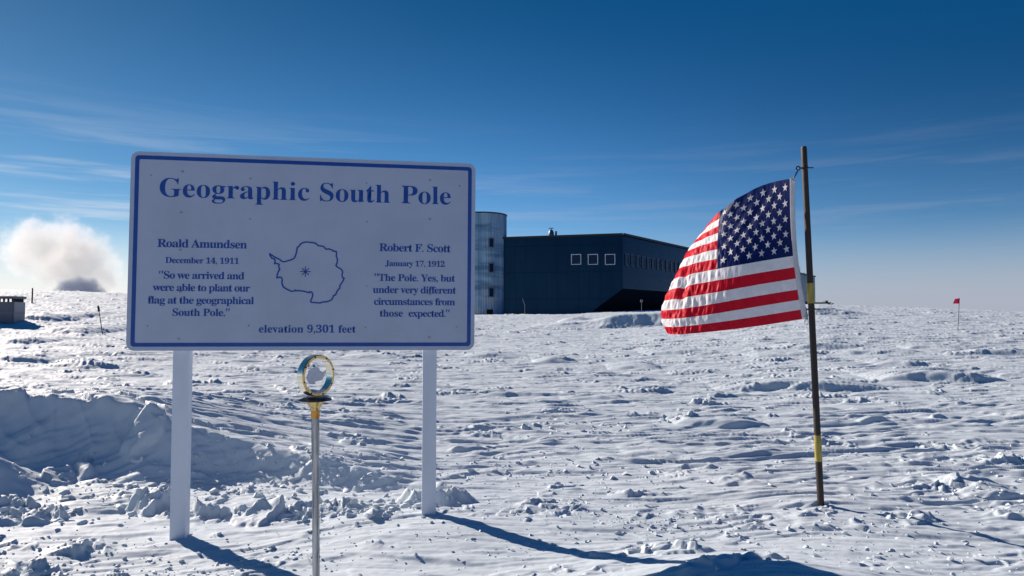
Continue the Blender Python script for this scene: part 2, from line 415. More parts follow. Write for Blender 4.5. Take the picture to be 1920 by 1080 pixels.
cl = np.array(cl); hz = height(cl[:, 0].copy(), cl[:, 1].copy())
VV, FF, off = [], [], 0
for (x, y, s), z in zip(cl, hz):
    v, f = protos[rng.integers(10)]
    a = rng.random()*6.283; c_, s_ = math.cos(a), math.sin(a)
    sc_ = s*np.array([rng.uniform(.8, 1.5), rng.uniform(.7, 1.1), rng.uniform(.40, .80)])
    w = v*sc_; t_ = rng.normal()*.3
    w = np.stack([w[:, 0], w[:, 1]*math.cos(t_)-w[:, 2]*math.sin(t_), w[:, 1]*math.sin(t_)+w[:, 2]*math.cos(t_)], 1)
    w = np.stack([w[:, 0]*c_-w[:, 1]*s_, w[:, 0]*s_+w[:, 1]*c_, w[:, 2]], 1)+np.array([x, y, z+s*.02])
    VV.append(w); FF.append(f+off); off += len(v)
rub = pydata('snow_rubble', np.concatenate(VV), np.concatenate(FF).tolist(), snow_m, None, True); rub.data.set_sharp_from_angle(angle=math.radians(32))
tag(rub, 'loose crumbs and broken blocks of snow strewn over the crust', 'snow', kind='stuff')

# ------------------------------------------------------------------ the sign
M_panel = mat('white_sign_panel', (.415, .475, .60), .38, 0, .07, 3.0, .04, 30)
M_blue = mat('blue_sign_paint', (.003, .064, .33), .4, 0, .15, 12)
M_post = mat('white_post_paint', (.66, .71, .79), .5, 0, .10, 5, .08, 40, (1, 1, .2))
M_bolt = mat('dull_bolt', (.38, .38, .41), .5, .3, .3, 200)
SQ = (-1.46222947, 4.87735735, 1.93849517); SH = 1.38531; SW = 2.4
sign = empty('information_sign', (0, 0, 0), 'large white board on two white posts lettered Geographic South Pole in blue', 'sign')
sign.location = SQ; sign.rotation_euler = (0, .00477314, .1456098)
def rounded(w, h, r, n=8):
    p = []
    for cx, cz, a0 in ((w/2-r, h/2-r, 0), (-w/2+r, h/2-r, 90), (-w/2+r, -h/2+r, 180), (w/2-r, -h/2+r, 270)):
        for k in range(n+1):
            a = math.radians(a0+90*k/n); p.append((cx+r*math.cos(a), cz+r*math.sin(a)))
    return p
def prism(name, P, y0, y1, m, parent, bevel=0):
    bm = bmesh.new(); a = [bm.verts.new((x, y0, z)) for x, z in P]; b = [bm.verts.new((x, y1, z)) for x, z in P]
    bm.faces.new(a); bm.faces.new(b[::-1])
    for i in range(len(P)): j = (i+1) % len(P); bm.faces.new((a[i], b[i], b[j], a[j]))
    return obj(name, bm, m, parent, bevel=bevel)
def band_mesh(name, P, Q, y0, y1, m, parent):
    bm = bmesh.new(); n = len(P)
    R = [[bm.verts.new((x, y, z)) for x, z in L] for L, y in ((P, y0), (Q, y0), (Q, y1), (P, y1))]
    for k in range(4):
        A_, B_ = R[k], R[(k+1) % 4]
        for i in range(n): j = (i+1) % n; bm.faces.new((A_[i], A_[j], B_[j], B_[i]))
    return obj(name, bm, m, parent)
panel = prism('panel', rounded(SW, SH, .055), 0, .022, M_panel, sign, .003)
band_mesh('border', rounded(2.344, 1.330, .024), rounded(2.290, 1.276, .012), -.0012, .0008, M_blue, panel)
def serif(s):
    o = ''
    for c in s:
        if 'A' <= c <= 'Z': o += chr(0x1D400+ord(c)-65)
        elif 'a' <= c <= 'z': o += chr(0x1D41A+ord(c)-97)
        elif '0' <= c <= '9': o += chr(0x1D7CE+ord(c)-48)
        else: o += c
    return o
def text_mesh(s, space, off=0.0):
    cu = bpy.data.curves.new('lettering', 'FONT'); cu.body = serif(s); cu.space_character = space; cu.resolution_u = 5; cu.offset = off
    o = bpy.data.objects.new('lettering', cu); COL.objects.link(o)
    bpy.context.view_layer.update()
    dg = bpy.context.evaluated_depsgraph_get(); m = bpy.data.meshes.new_from_object(o.evaluated_get(dg))
    bpy.data.objects.remove(o); bpy.data.curves.remove(cu)
    n = len(m.vertices); a = np.empty(n*3, np.float32)
    if n: m.vertices.foreach_get('co', a)
    return m, a.reshape(-1, 3)
CAPH = None
def lettering(name, s, cx, w, base, size, xs=1.06):
    """one line of lettering, centred at cx, w wide, on the panel's face"""
    ws = []
    for sp in (1.0, 1.3):
        m, a = text_mesh(s, sp); ws.append(float(a[:, 0].max()-a[:, 0].min())); bpy.data.meshes.remove(m)
    k = w/(size*xs); sp = 1.0+.3*(k-ws[0])/max(ws[1]-ws[0], 1e-6); sp = min(max(sp, .85), 1.6)
    m, a = text_mesh(s, sp, -.002 if size > .15 else .006)
    sx = w/float(a[:, 0].max()-a[:, 0].min()); x0 = float(a[:, 0].min())
    b = np.empty_like(a); b[:, 0] = cx-w/2+(a[:, 0]-x0)*sx; b[:, 2] = base+a[:, 1]*size; b[:, 1] = -.0016
    m.vertices.foreach_set('co', b.ravel()); m.update(); m.materials.clear()
    m.name = name
    return link(name, m, M_blue, panel)
_m, _a = text_mesh('P', 1); CAP = float(_a[:, 1].max()); bpy.data.meshes.remove(_m)
for nm, s, cx, w, base, cap in (
    ('title_lettering', 'Geographic', -0.502, 1.012, .380, .130),
    ('title_lettering', 'South', 0.326, 0.496, .380, .130),
    ('title_lettering', 'Pole', 0.836, 0.362, .380, .130),
    ('name_lettering', 'Roald Amundsen', -.716, .596, .027, .056), ('date_lettering', 'December 14, 1911', -.715, .489, -.083, .040),
    ('quote_lettering', '\u2033So we arrived and', -.715, .566, -.192, .050), ('quote_lettering', 'were able to plant our', -.714, .647, -.278, .050),
    ('quote_lettering', 'flag at the geographical', -.715, .703, -.366, .050), ('quote_lettering', 'South Pole.\u2033', -.714, .381, -.451, .050),
    ('name_lettering', 'Robert F. Scott', .761, .518, .026, .056), ('date_lettering', 'January 17, 1912', .761, .433, -.082, .040),
    ('quote_lettering', '\u2033The Pole. Yes, but', .762, .583, -.191, .050), ('quote_lettering', 'under very different', .761, .602, -.279, .050),
    ('quote_lettering', 'circumstances from', .762, .586, -.365, .050), ('quote_lettering', 'those', .594, .166, -.450, .050), ('quote_lettering', 'expected.\u2033', .867, .300, -.450, .050),
    ('elevation_lettering', 'elevation 9,301 feet', .008, .670, -.566, .052)):
    lettering(nm, s, cx, w, base, cap/CAP)
ANT = [(-0.262,-0.008),(-0.245,-0.02),(-0.228,-0.03),(-0.211,-0.039),(-0.194,-0.047),(-0.179,-0.06),(-0.163,-0.063),(-0.146,-0.058),(-0.126,-0.052),(-0.105,-0.044),(-0.091,-0.033),(-0.084,-0.014),(-0.079,0.008),(-0.074,0.04),(-0.059,0.053),(-0.051,0.068),(-0.032,0.077),(-0.015,0.082),(0.012,0.08),(0.042,0.077),(0.058,0.069),(0.071,0.057),(0.109,0.052),(0.119,0.038),(0.128,0.032),(0.144,0.035),(0.165,0.028),(0.178,0.019),(0.197,0.018),(0.2,0.002),(0.198,-0.016),(0.208,-0.044),(0.204,-0.066),(0.197,-0.084),(0.208,-0.096),(0.225,-0.105),(0.239,-0.115),(0.245,-0.133),(0.24,-0.151),(0.244,-0.169),(0.256,-0.175),(0.247,-0.197),(0.235,-0.215),(0.226,-0.231),(0.227,-0.247),(0.212,-0.261),(0.204,-0.279),(0.197,-0.296),(0.183,-0.301),(0.18,-0.315),(0.17,-0.331),(0.149,-0.342),(0.129,-0.347),(0.112,-0.347),(0.091,-0.355),(0.064,-0.353),(0.029,-0.35),(0.024,-0.341),(0.032,-0.323),(0.039,-0.302),(0.037,-0.288),(0.028,-0.276),(0.018,-0.274),(0.015,-0.282),(-0.003,-0.278),(-0.027,-0.271),(-0.054,-0.268),(-0.078,-0.269),(-0.081,-0.264),(-0.091,-0.271),(-0.108,-0.273),(-0.125,-0.266),(-0.149,-0.254),(-0.164,-0.244),(-0.172,-0.227),(-0.177,-0.209),(-0.173,-0.195),(-0.178,-0.177),(-0.188,-0.173),(-0.21,-0.178),(-0.209,-0.16),(-0.204,-0.139),(-0.192,-0.118),(-0.2,-0.097),(-0.196,-0.083),(-0.207,-0.077),(-0.228,-0.076),(-0.224,-0.065),(-0.229,-0.044),(-0.248,-0.038),(-0.262,-0.017)]
bm = bmesh.new(); n = len(ANT); wl = .0052; L_, R_ = [], []
for i in range(n):
    p = Vector(ANT[i]); a = (p-Vector(ANT[i-1])).normalized(); b = (Vector(ANT[(i+1) % n])-p).normalized()
    t = (a+b); t = t.normalized() if t.length > 1e-4 else a; nr = Vector((-t.y, t.x)); k = wl/max(.5, nr.dot(Vector((-a.y, a.x))))
    L_.append(bm.verts.new((p.x+nr.x*k, -.0016, p.y+nr.y*k))); R_.append(bm.verts.new((p.x-nr.x*k, -.0016, p.y-nr.y*k)))
for i in range(n): j = (i+1) % n; bm.faces.new((L_[i], L_[j], R_[j], R_[i]))
obj('continent_outline', bm, M_blue, panel)
bm = bmesh.new()
for k in range(4):
    a = math.pi*k/4; l = .037 if k % 2 == 0 else .034; w = .0032; c, s = math.cos(a), math.sin(a); y = -.0014-.0002*k
    v = [bm.verts.new((-.015+sx*c*l-sy*s*w, y, -.131+sx*s*l+sy*c*w)) for sx, sy in ((-1, -1), (1, -1), (1, 1), (-1, 1))]
    bm.faces.new(v)
obj('pole_star', bm, M_blue, panel)
for (x, z) in [(-.861,.559),(-.862,.27),(-.401,.236),(-.403,.526),(-1.063,-.521),(-.859,-.613),(.863,.557),(.865,.268),(1.083,.52),(.404,.518),(.412,.237),(.414,-.232),(.41,-.529),(.87,-.602),(1.068,-.524),(-1.068,.526),(-.863,.008),(-.856,-.287),(-.397,-.519),(.871,-.286)]:
    bm = bmesh.new(); r = .0095 if abs(abs(x)-.862) < .01 else .0065
    add_lathe(bm, [(r, 0), (r, .0015), (r*.6, .003)], 10, Matrix.Translation((x, 0, z)) @ Matrix.Rotation(math.pi/2, 4, 'X'))
    obj('bolt', bm, M_bolt, sign, True)
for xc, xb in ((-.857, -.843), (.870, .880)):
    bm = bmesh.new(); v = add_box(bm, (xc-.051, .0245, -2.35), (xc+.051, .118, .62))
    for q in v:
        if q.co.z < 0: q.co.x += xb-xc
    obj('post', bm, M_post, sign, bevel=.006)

# ------------------------------------------------------------------ the pole marker in front of the sign
def brass_mat():
    m = bpy.data.materials.new('brass'); m.use_nodes = True; t = m.node_tree; b = t.nodes['Principled BSDF']
    tcn = N(t, 'ShaderNodeTexCoord'); f = noise(t, tcn.outputs['Object'], 22, 5, .6)
    t.links.new(mixc(t, mapr(t, f, .42, .72, 0, 1), (.62, .46, .20), (.30, .20, .08)), b.inputs['Base Color'])
    b.inputs['Metallic'].default_value = 1; b.inputs['Roughness'].default_value = .24
    return m
M_brass = brass_mat()
M_steel = mat('galvanised_pipe', (.46, .47, .49), .33, .9, 0, 14, .15, 50, (3, 3, .25), col2=(.13, .135, .15))
M_black = mat('black_disc_paint', (.012, .013, .015), .4)
M_alu = mat('grey_cut_plate', (.72, .72, .76), .7, 0, .05, 30)
M_chrome = mat('polished_snap', (.72, .72, .74), .18, 1.0)
M_gilt = mat('polished_gilt', (.86, .80, .66), .16, 1.0)
M_dark = mat('dark_screw', (.03, .03, .035), .4, .6)
M_copper = mat('copper_band', (.62, .30, .07), .3, .9, .3, 30)
MD = 3.5
top = at(591, 742, MD); foot = at(593, 1140, MD)
mk = empty('pole_marker', (foot.x, foot.y, 0), 'slim metal post topped by a brass ring round a grey continent-shaped plate', 'marker')
zt = top.z; lean = (top.x-foot.x)/(top.z-foot.z)
def mz(py): return at(591, py, MD).z
bm = bmesh.new(); z1 = mz(850); z2 = mz(783)
add_tube(bm, [(lean*(z-foot.z), 0, z) for z in (-.35, .0, .3, z1)], .0182, 20); obj('pipe', bm, M_steel, mk, True)
bm = bmesh.new(); add_tube(bm, [(lean*(z-foot.z), 0, z) for z in (z1-.005, z1, z2)], [.0186, .0200, .0200], 20); obj('sleeve', bm, M_steel, mk, True)
lx = lambda z: lean*(z-foot.z)
zc = mz(770)
bm = bmesh.new(); add_lathe(bm, [(.0212, z2-.002), (.0217, z2+.002), (.0217, zc)], 28, Matrix.Translation((lx(z2), 0, 0))); obj('copper_band', bm, M_copper, mk, True)
zd = mz(752)
bm = bmesh.new(); add_lathe(bm, [(.0205, zc), (.0215, zc+.008), (.026, zc+.018), (.038, zc+.033), (.047, zd-.002), (.048, zd)], 32, Matrix.Translation((lx(zc), 0, 0))); obj('funnel_collar', bm, M_brass, mk, True)
bm = bmesh.new(); add_lathe(bm, [(.060, zd), (.082, zd+.004), (.083, zd+.008), (.066, zd+.016), (.046, zd+.020)], 40, Matrix.Translation((lx(zd), 0, 0))); obj('disc', bm, M_black, mk, True)
# the ring: a short tube whose axis is turned to the right of the viewer
RO, RI, RL = .105, .090, .046
rc = Vector((lx(zd)+.003, 0, at(591, 704, MD).z))
RM = Matrix.Translation(rc) @ Matrix.Rotation(math.radians(57), 4, 'Z') @ Matrix.Rotation(math.pi/2, 4, 'X')
def ring_mesh(prof, n=72):
    bm = bmesh.new(); R = []
    for r, z in prof: R.append([bm.verts.new(RM @ Vector((r*math.cos(2*math.pi*k/n), r*math.sin(2*math.pi*k/n), z))) for k in range(n)])
    for i in range(len(R)):
        A_, B_ = R[i], R[(i+1) % len(R)]
        for k in range(n): bm.faces.new((A_[k], A_[(k+1) % n], B_[(k+1) % n], B_[k]))
    return bm
rg = obj('ring', ring_mesh([(RI, -RL/2), (RO-.003, -RL/2), (RO, -RL/2+.003), (RO, RL/2-.003), (RO-.003, RL/2), (RI, RL/2)]), [M_brass, M_gilt], mk, True)
for p_ in rg.data.polygons:
    c_ = RM.inverted().to_3x3() @ p_.normal
    if abs(c_.z) < .3: p_.material_index = 1
for k in range(8):
    a = 2*math.pi*(k+.35)/8; r = (RO+RI)/2
    bm = bmesh.new(); add_lathe(bm, [(.0042, 0), (.0042, .0018), (.002, .003)], 10, RM @ Matrix.Translation((r*math.cos(a), r*math.sin(a), RL/2)))
    obj('screw', bm, M_dark, rg, True)
mg = bpy.data.materials.new('clear_acrylic'); mg.use_nodes = True; t = mg.node_tree; t.nodes.clear()
tr = N(t, 'ShaderNodeBsdfTransparent'); gl = N(t, 'ShaderNodeBsdfGlossy'); gl.inputs['Roughness'].default_value = .03; tr.inputs[0].default_value = (.96, .97, .98, 1)
mx = N(t, 'ShaderNodeMixShader'); fr = N(t, 'ShaderNodeFresnel'); fr.inputs[0].default_value = 1.12
t.links.new(fr.outputs[0], mx.inputs[0]); t.links.new(tr.outputs[0], mx.inputs[1]); t.links.new(gl.outputs[0], mx.inputs[2])
om = N(t, 'ShaderNodeOutputMaterial'); t.links.new(mx.outputs[0], om.inputs[0])
bm = bmesh.new(); add_lathe(bm, [(RI-.0005, -.003), (RI-.0005, .001)], 56, RM); obj('clear_pane', bm, mg, mk, False)
bm = bmesh.new(); sc_ = .25
for y0 in (0,):
    a = [bm.verts.new(RM @ Vector((-(x)*sc_-.003, (z+.135)*sc_*.78, .003))) for x, z in ANT[::1]]
    b = [bm.verts.new(RM @ Vector((-(x)*sc_-.003, (z+.135)*sc_*.78, .007))) for x, z in ANT[::1]]
    bm.faces.new(a); bm.faces.new(b[::-1])
    for i in range(len(a)): j = (i+1) % len(a); bm.faces.new((a[i], b[i], b[j], a[j]))
bmesh.ops.triangulate(bm, faces=[f for f in bm.faces if len(f.verts) > 4])
obj('continent_plate', bm, M_alu, mk)

# ------------------------------------------------------------------ flag pole
FD = 5.4
M_pole = mat('weathered_brown_pole', (.024, .015, .011), .6, 0, 0, 10, .3, 60, (6, 6, .35), col2=(.012, .009, .008))
M_tape = mat('yellow_tape', (.42, .34, .05), .45, 0, 0, 12, .1, 50, (3, 3, .6), col2=(.26, .21, .04))
M_clamp = mat('dark_clamp_metal', (.05, .05, .055), .35, .8)
pb, pt_ = at(1539, 946, FD), at(1507, 275, FD)
fp = empty('flag_pole', (pb.x, pb.y, pb.z), 'dark brown leaning pole with two yellow taped bands that carries the large flag', 'flagpole')
dv = pt_-pb
def pp(py):
    return dv*((946-py)/(946-275.0))
bm = bmesh.new(); add_tube(bm, [pp(y) for y in (1010, 946, 850, 700, 560, 420, 300, 279, 275)], [.0255, .0255, .0255, .0248, .024, .0235, .0230, .0228, .020], 20); obj('shaft', bm, M_pole, fp, True)
for a, b in ((572, 534), (866, 818)):
    bm = bmesh.new(); add_tube(bm, [pp(a), pp(a-1), pp(b+1), pp(b)], [.0262, .0272, .0266, .0256], 20); obj('tape_band', bm, M_tape, fp, True)
for y in (316, 583):
    c = pp(y); bm = bmesh.new(); ax = dv.normalized()
    add_tube(bm, [c-ax*.009, c-ax*.006, c+ax*.006, c+ax*.009], [.0245, .0285, .0285, .0245], 20)
    add_tube(bm, [c+Vector((.02, -.014, 0)), c+Vector((.062, -.016, .0))], .005, 8)
    add_tube(bm, [c+Vector((-.02, -.012, 0)), c+Vector((-.045, -.012, -.002))], .005, 8)
    e = c+Vector((-.058, -.012, -.004))
    add_tube(bm, [e+Vector((.015*math.cos(k*.5236), 0, .015*math.sin(k*.5236))) for k in range(12)], .0055, 8, closed=True)
    obj('clamp', bm, M_clamp, fp, True)

# ------------------------------------------------------------------ the flag
UU = np.array([0, .2, .4, .5, .58, .66, .75, .85, 1.0])
VVv = np.array([0, .25, .54, .77, 1.0])
G = [
 [(1482,335,.0),(1420,352,.24),(1349,397,.50),(1330,418,.68),(1322,430,.82),(1322,436,.98),(1328,440,1.14),(1338,444,1.30),(1356,448,1.54)],
 [(1483,404,.0),(1418,417,.20),(1346,440,.44),(1315,452,.60),(1300,459,.74),(1296,461,.90),(1302,461,1.05),(1314,460,1.22),(1334,458,1.46)],
 [(1488,480,.0),(1416,492,.13),(1343,505,.30),(1306,512,.44),(1279,518,.54),(1264,524,.70),(1266,528,.86),(1278,530,1.02),(1300,530,1.26)],
 [(1496,543,.0),(1416,556,.08),(1337,570,.20),(1299,576,.30),(1268,580,.40),(1244,582,.55),(1243,582,.72),(1256,582,.90),(1280,580,1.15)],
 [(1505,598,.0),(1423,611,.06),(1342,621,.14),(1302,625,.22),(1272,627,.31),(1254,626,.45),(1252,622,.62),(1264,616,.80),(1290,608,1.05)]]
GP = np.array([[at(a, b, FD-.02+c)[:] for a, b, c in row] for row in G])     # 5 x 9 x 3
def spline(xk, yk, x):
    n = len(xk); h = np.diff(xk); Am = np.zeros((n, n)); r = np.zeros((n,)+yk.shape[1:]); Am[0, 0] = Am[-1, -1] = 1
    for i in range(1, n-1):
        Am[i, i-1] = h[i-1]; Am[i, i] = 2*(h[i-1]+h[i]); Am[i, i+1] = h[i]
        r[i] = 3*((yk[i+1]-yk[i])/h[i]-(yk[i]-yk[i-1])/h[i-1])
    c = np.linalg.solve(Am, r.reshape(n, -1)).reshape(r.shape)
    k = np.clip(np.searchsorted(xk, x, side='right')-1, 0, n-2); t = x-xk[k]
    sh = (slice(None),)+(None,)*(yk.ndim-1); t = t[sh]; hh = h[k][sh]
    b = (yk[k+1]-yk[k])/hh - hh*(2*c[k]+c[k+1])/3; dcf = (c[k+1]-c[k])/(3*hh)
    return yk[k]+b*t+c[k]*t*t+dcf*t**3
NU, NV = 301, 209
us = np.linspace(0, 1, NU); vs = np.linspace(0, 1, NV)
rows = spline(VVv, GP, vs)                                  # NV x 9 x 3
SF = spline(UU, np.transpose(rows, (1, 0, 2)), us)          # NU x NV x 3
du = np.gradient(SF, us, axis=0); dw = np.gradient(SF, vs, axis=1)
NRM = np.cross(du, dw); NRM /= np.linalg.norm(NRM, axis=2)[:, :, None]
if NRM[40, 100, 1] > 0: NRM = -NRM
Ug, Vg = np.meshgrid(us, vs, indexing='ij')
st = Vg*13; seam = np.abs(np.sin(np.pi*st))**.6
puck = perlin(Ug*46+.6*perlin(Ug*9, Vg*9, 3), st*.55, 5)*.55+perlin(Ug*88, st*1.0, 6)*.35
gate = sst(.22, .55, Ug+.25*(1-Vg)*0+.10*perlin(Ug*5, Vg*4, 7))*(.35+.65*sst(.2, .6, Vg))
diag = perlin((Ug*1.67-Vg*.9)*9, (Ug+Vg)*3.0, 9)*.010*sst(.03, .25, Ug)*sst(.75, .2, Vg) + perlin((Ug*1.67+Vg*.6)*16, (Ug-Vg)*5, 10)*.004*sst(.03, .2, Ug)
fold = -.035*np.exp(-((Ug-.565+.02*(Vg-.6))/.020)**2)*np.exp(-((Vg-.62)/.12)**2)
DISP = (.0200*puck*seam*gate + .0030*puck*seam + .8*diag + fold)*sst(0, .04, Ug)
SF = SF + NRM*DISP[:, :, None]
def surf(u, v):
    fu = np.clip(np.asarray(u)*(NU-1), 0, NU-1.001); fv = np.clip(np.asarray(v)*(NV-1), 0, NV-1.001)
    i = fu.astype(int); j = fv.astype(int); a = (fu-i)[..., None]; b = (fv-j)[..., None]
    def bl(Q): return (Q[i, j]*(1-a)+Q[i+1, j]*a)*(1-b)+(Q[i, j+1]*(1-a)+Q[i+1, j+1]*a)*b
    return bl(SF), bl(NRM)
def cloth_mat(name, col):
    m = bpy.data.materials.new(name); m.use_nodes = True; t = m.node_tree; t.nodes.clear()
    tcn = N(t, 'ShaderNodeTexCoord'); f = noise(t, tcn.outputs['Object'], 14, 5)
    c = mixc(t, mapr(t, f, .3, .7, 0, 1), col, tuple(x*.86 for x in col))
    d = N(t, 'ShaderNodeBsdfDiffuse'); tl = N(t, 'ShaderNodeBsdfTranslucent'); gsy = N(t, 'ShaderNodeBsdfGlossy'); gsy.inputs['Roughness'].default_value = .45
    t.links.new(c, d.inputs[0]); t.links.new(c, tl.inputs[0])
    bn = N(t, 'ShaderNodeBump'); bn.inputs['Strength'].default_value = .25; bn.inputs['Distance'].default_value = .004
    t.links.new(noise(t, tcn.outputs['Object'], 55, 3), bn.inputs['Height'])
    for q in (d, tl, gsy): t.links.new(bn.outputs[0], q.inputs['Normal'])
    mx = N(t, 'ShaderNodeMixShader'); mx.inputs[0].default_value = .30
    t.links.new(d.outputs[0], mx.inputs[1]); t.links.new(tl.outputs[0], mx.inputs[2])
    m2 = N(t, 'ShaderNodeMixShader'); m2.inputs[0].default_value = .012
    t.links.new(mx.outputs[0], m2.inputs[1]); t.links.new(gsy.outputs[0], m2.inputs[2])
    o = N(t, 'ShaderNodeOutputMaterial'); t.links.new(m2.outputs[0], o.inputs[0])
    return m
M_fw, M_fr, M_fb = cloth_mat('white_flag_cloth', (.80, .80, .82)), cloth_mat('red_flag_cloth', (.62, .010, .030)), cloth_mat('blue_flag_cloth', (.005, .016, .105))
flag = empty('flag', (pb.x, pb.y, pb.z), 'stars and stripes flag blowing left from the brown pole', 'flag')
base = np.array(pb[:])
fv = (SF-base).reshape(-1, 3); ff = []; mi = []
for i in range(NU-1):
    for j in range(NV-1):
        ff.append((i*NV+j, (i+1)*NV+j, (i+1)*NV+j+1, i*NV+j+1))
        s = int((j+.5)/(NV-1)*13); mi.append(2 if (i < 120 and s < 7) else (1 if s % 2 == 0 else 0))
fc = pydata('cloth', fv, ff, [M_fw, M_fr, M_fb], flag, True); fc.data.polygons.foreach_set('material_index', mi)
sv, sf = [], []
for r_ in range(9):
    n_ = 6 if r_ % 2 == 0 else 5
    for k in range(n_):
        cu_ = .4*((2*k+1) if n_ == 6 else (2*k+2))/12; cv_ = (7/13)*(r_+1)/10
        R = .0300; ang = rng.normal()*.08
        for side in (1, -1):
            P = []
            for q in range(10):
                a = ang+math.pi*q/5; rr = R if q % 2 == 0 else R*.40
                P.append((cu_+rr*math.sin(a)/1.67, cv_-rr*math.cos(a)))
            ring0 = [(cu_, cv_)]; ring1 = [(cu_+(x-cu_)*.5, cv_+(y-cv_)*.5) for x, y in P]
            al = np.array(ring0+ring1+P); p_, nn = surf(al[:, 0], al[:, 1]); p_ = p_+nn*.0022*side-base
            b0 = len(sv); sv += p_.tolist()
            for q in range(10):
                q2 = (q+1) % 10; sf += [(b0, b0+1+q, b0+1+q2), (b0+1+q, b0+11+q, b0+11+q2, b0+1+q2)]
st_o = pydata('stars', sv, sf, M_fw, fc, True)
# white header along the hoist
hv, hf = [], []; nh = 60; ac = 5
for j in range(nh+1):
    v_ = j/nh; p_, _ = surf(0.0, v_); p_ = np.array(p_)-base
    wv_ = .040+.006*v_; bow = .018*math.sin(math.pi*v_)
    for k in range(ac+1):
        q = k/ac; hv.append(p_+np.array([-.004+(wv_)*q*(1-.55*math.sin(math.pi*v_)*0)+0, -.004*math.sin(math.pi*q)+.02*q*math.sin(math.pi*v_), .012*q*(1 if j == 0 else 0)]))
for j in range(nh):
    for k in range(ac): a = j*(ac+1)+k; hf.append((a, a+1, a+ac+2, a+ac+1))
hd = pydata('header_band', hv, hf, M_fw, flag, True)
sm = hd.modifiers.new('thick', 'SOLIDIFY'); sm.thickness = .003
e0 = pp(316)+Vector((-.058, -.012, -.004)); g0 = Vector(hv[3])+Vector((0, -.004, -.02))
bm = bmesh.new()
gq = [e0+Vector((0, 0, -.012)), e0.lerp(g0, .3)+Vector((.003, 0, 0)), e0.lerp(g0, .75), g0]
add_tube(bm, gq, [.005, .0085, .0085, .006], 10)
add_tube(bm, [g0+Vector((.010*math.cos(k*.5236), -.003, .010*math.sin(k*.5236))) for k in range(12)], .0035, 8, closed=True)
obj('snap_hook', bm, M_chrome, flag, True)
e1 = pp(583)+Vector((-.058, -.012, -.004)); g1 = Vector(hv[-3])+Vector((.0, -.005, .02))
bm = bmesh.new(); add_tube(bm, [e1, e1.lerp(g1, .5)+Vector((.01, -.004, -.02)), g1+Vector((.005, 0, -.03))], [.005, .008, .006], 10)
add_tube(bm, [g1+Vector((.014*math.cos(k*.5236), -.003, -.045+.022*math.sin(k*.5236))) for k in range(12)], .0035, 8, closed=True)
obj('snap_hook', bm, M_chrome, flag, True)
for g_ in (g0, g1):
    bm = bmesh.new(); add_tube(bm, [g_+Vector((.009*math.cos(k*.5236), -.001, .009*math.sin(k*.5236))) for k in range(12)], .003, 8, closed=True)
    obj('grommet', bm, M_brass, flag, True)

# ------------------------------------------------------------------ the station building far behind
def wall_mat():
    m = bpy.data.materials.new('dark_blue_grey_panels'); m.use_nodes = True; t = m.node_tree; b = t.nodes['Principled BSDF']
    tcn = N(t, 'ShaderNodeTexCoord'); f = noise(t, mapping(t, tcn.outputs['Object'], (1, 1, .3)), .5, 5)
    c = mixc(t, mapr(t, f, .3, .7, 0, 1), (.006, .027, .062), (.008, .034, .074))
    t.links.new(c, b.inputs['Base Color']); b.inputs['Roughness'].default_value = .26; b.inputs['Metallic'].default_value = .92; b.inputs['Specular Tint'].default_value = (.75, .90, 1, 1)
    bk = N(t, 'ShaderNodeTexBrick'); bk.offset = 0; bk.inputs['Scale'].default_value = 1; bk.inputs['Brick Width'].default_value = 1.2; bk.inputs['Row Height'].default_value = 3.6; bk.inputs['Mortar Size'].default_value = .02
    sx = N(t, 'ShaderNodeSeparateXYZ'); t.links.new(tcn.outputs['Object'], sx.inputs[0]); cx = N(t, 'ShaderNodeCombineXYZ')
    t.links.new(math_node(t, 'ADD', sx.outputs[0], math_node(t, 'MULTIPLY', sx.outputs[1], .5)), cx.inputs[0]); t.links.new(sx.outputs[2], cx.inputs[1]); t.links.new(cx.outputs[0], bk.inputs['Vector'])
    bn = N(t, 'ShaderNodeBump'); bn.invert = True; bn.inputs['Strength'].default_value = .6; bn.inputs['Distance'].default_value = .05; t.links.new(bk.outputs['Fac'], bn.inputs['Height']); t.links.new(bn.outputs[0], b.inputs['Normal'])
    return m
M_wall = wall_mat()
M_trim = mat('dark_roof_trim', (.006, .011, .018), .5, 0, .2, 1)
M_wframe = mat('pale_window_frame', (.78, .79, .82), .5)
M_wframe2 = mat('grey_window_frame', (.05, .11, .16), .5)
M_glass = mat('dark_window_glass', (.012, .018, .040), .08, 0, .2, 2)
M_glass.node_tree.nodes['Principled BSDF'].inputs['Specular Tint'].default_value = (.2, .5, 1, 1)
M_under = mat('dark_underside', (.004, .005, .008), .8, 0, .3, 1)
DC, DL = 89.0, 93.3
def bxp(px, py, d): return at(px, py, d)
C0 = at(1167, 439, DC); CB = at(1167, 541, DC)
dirx = Vector((894/1280, 1, 0))
LT, LB = at(951, 446, DL), at(951, 600, DL)
fd = Vector((C0.x-LT.x, C0.y-LT.y, 0)); flen = fd.length; fd.normalize()
sl_b = at(1100, 592, DL+(DC-DL)*(1100-951)/216)
bl = empty('station_building', (C0.x, C0.y, 0), 'long dark blue-grey building with three white-framed windows and an undercut corner', 'building')
def loc(p): return Vector(p)-Vector((C0.x, C0.y, 0))
LEN = 98.8
zt_, zb_, zg_ = C0.z, CB.z, .4
tL = -flen-6.0
def fpt(s, z, t=0.0, o=0.0):
    """point on the end wall: s along it (0 at the corner, negative to the left), t along the long wall, o outwards"""
    p = fd*s + dirx*t; nrm = Vector((fd.y, -fd.x, 0)); p = p+nrm*o; p.z = z; return p
s_slant = (Vector((sl_b.x, sl_b.y, 0))-Vector((C0.x, C0.y, 0))).dot(fd)
ztl = LT.z-.0
prof_ = [(tL, zg_-1.5), (s_slant, zg_+.6), (0, zb_), (0, zt_), (tL, ztl)]
prof_[1] = (s_slant-.6*0, sl_b.z); 
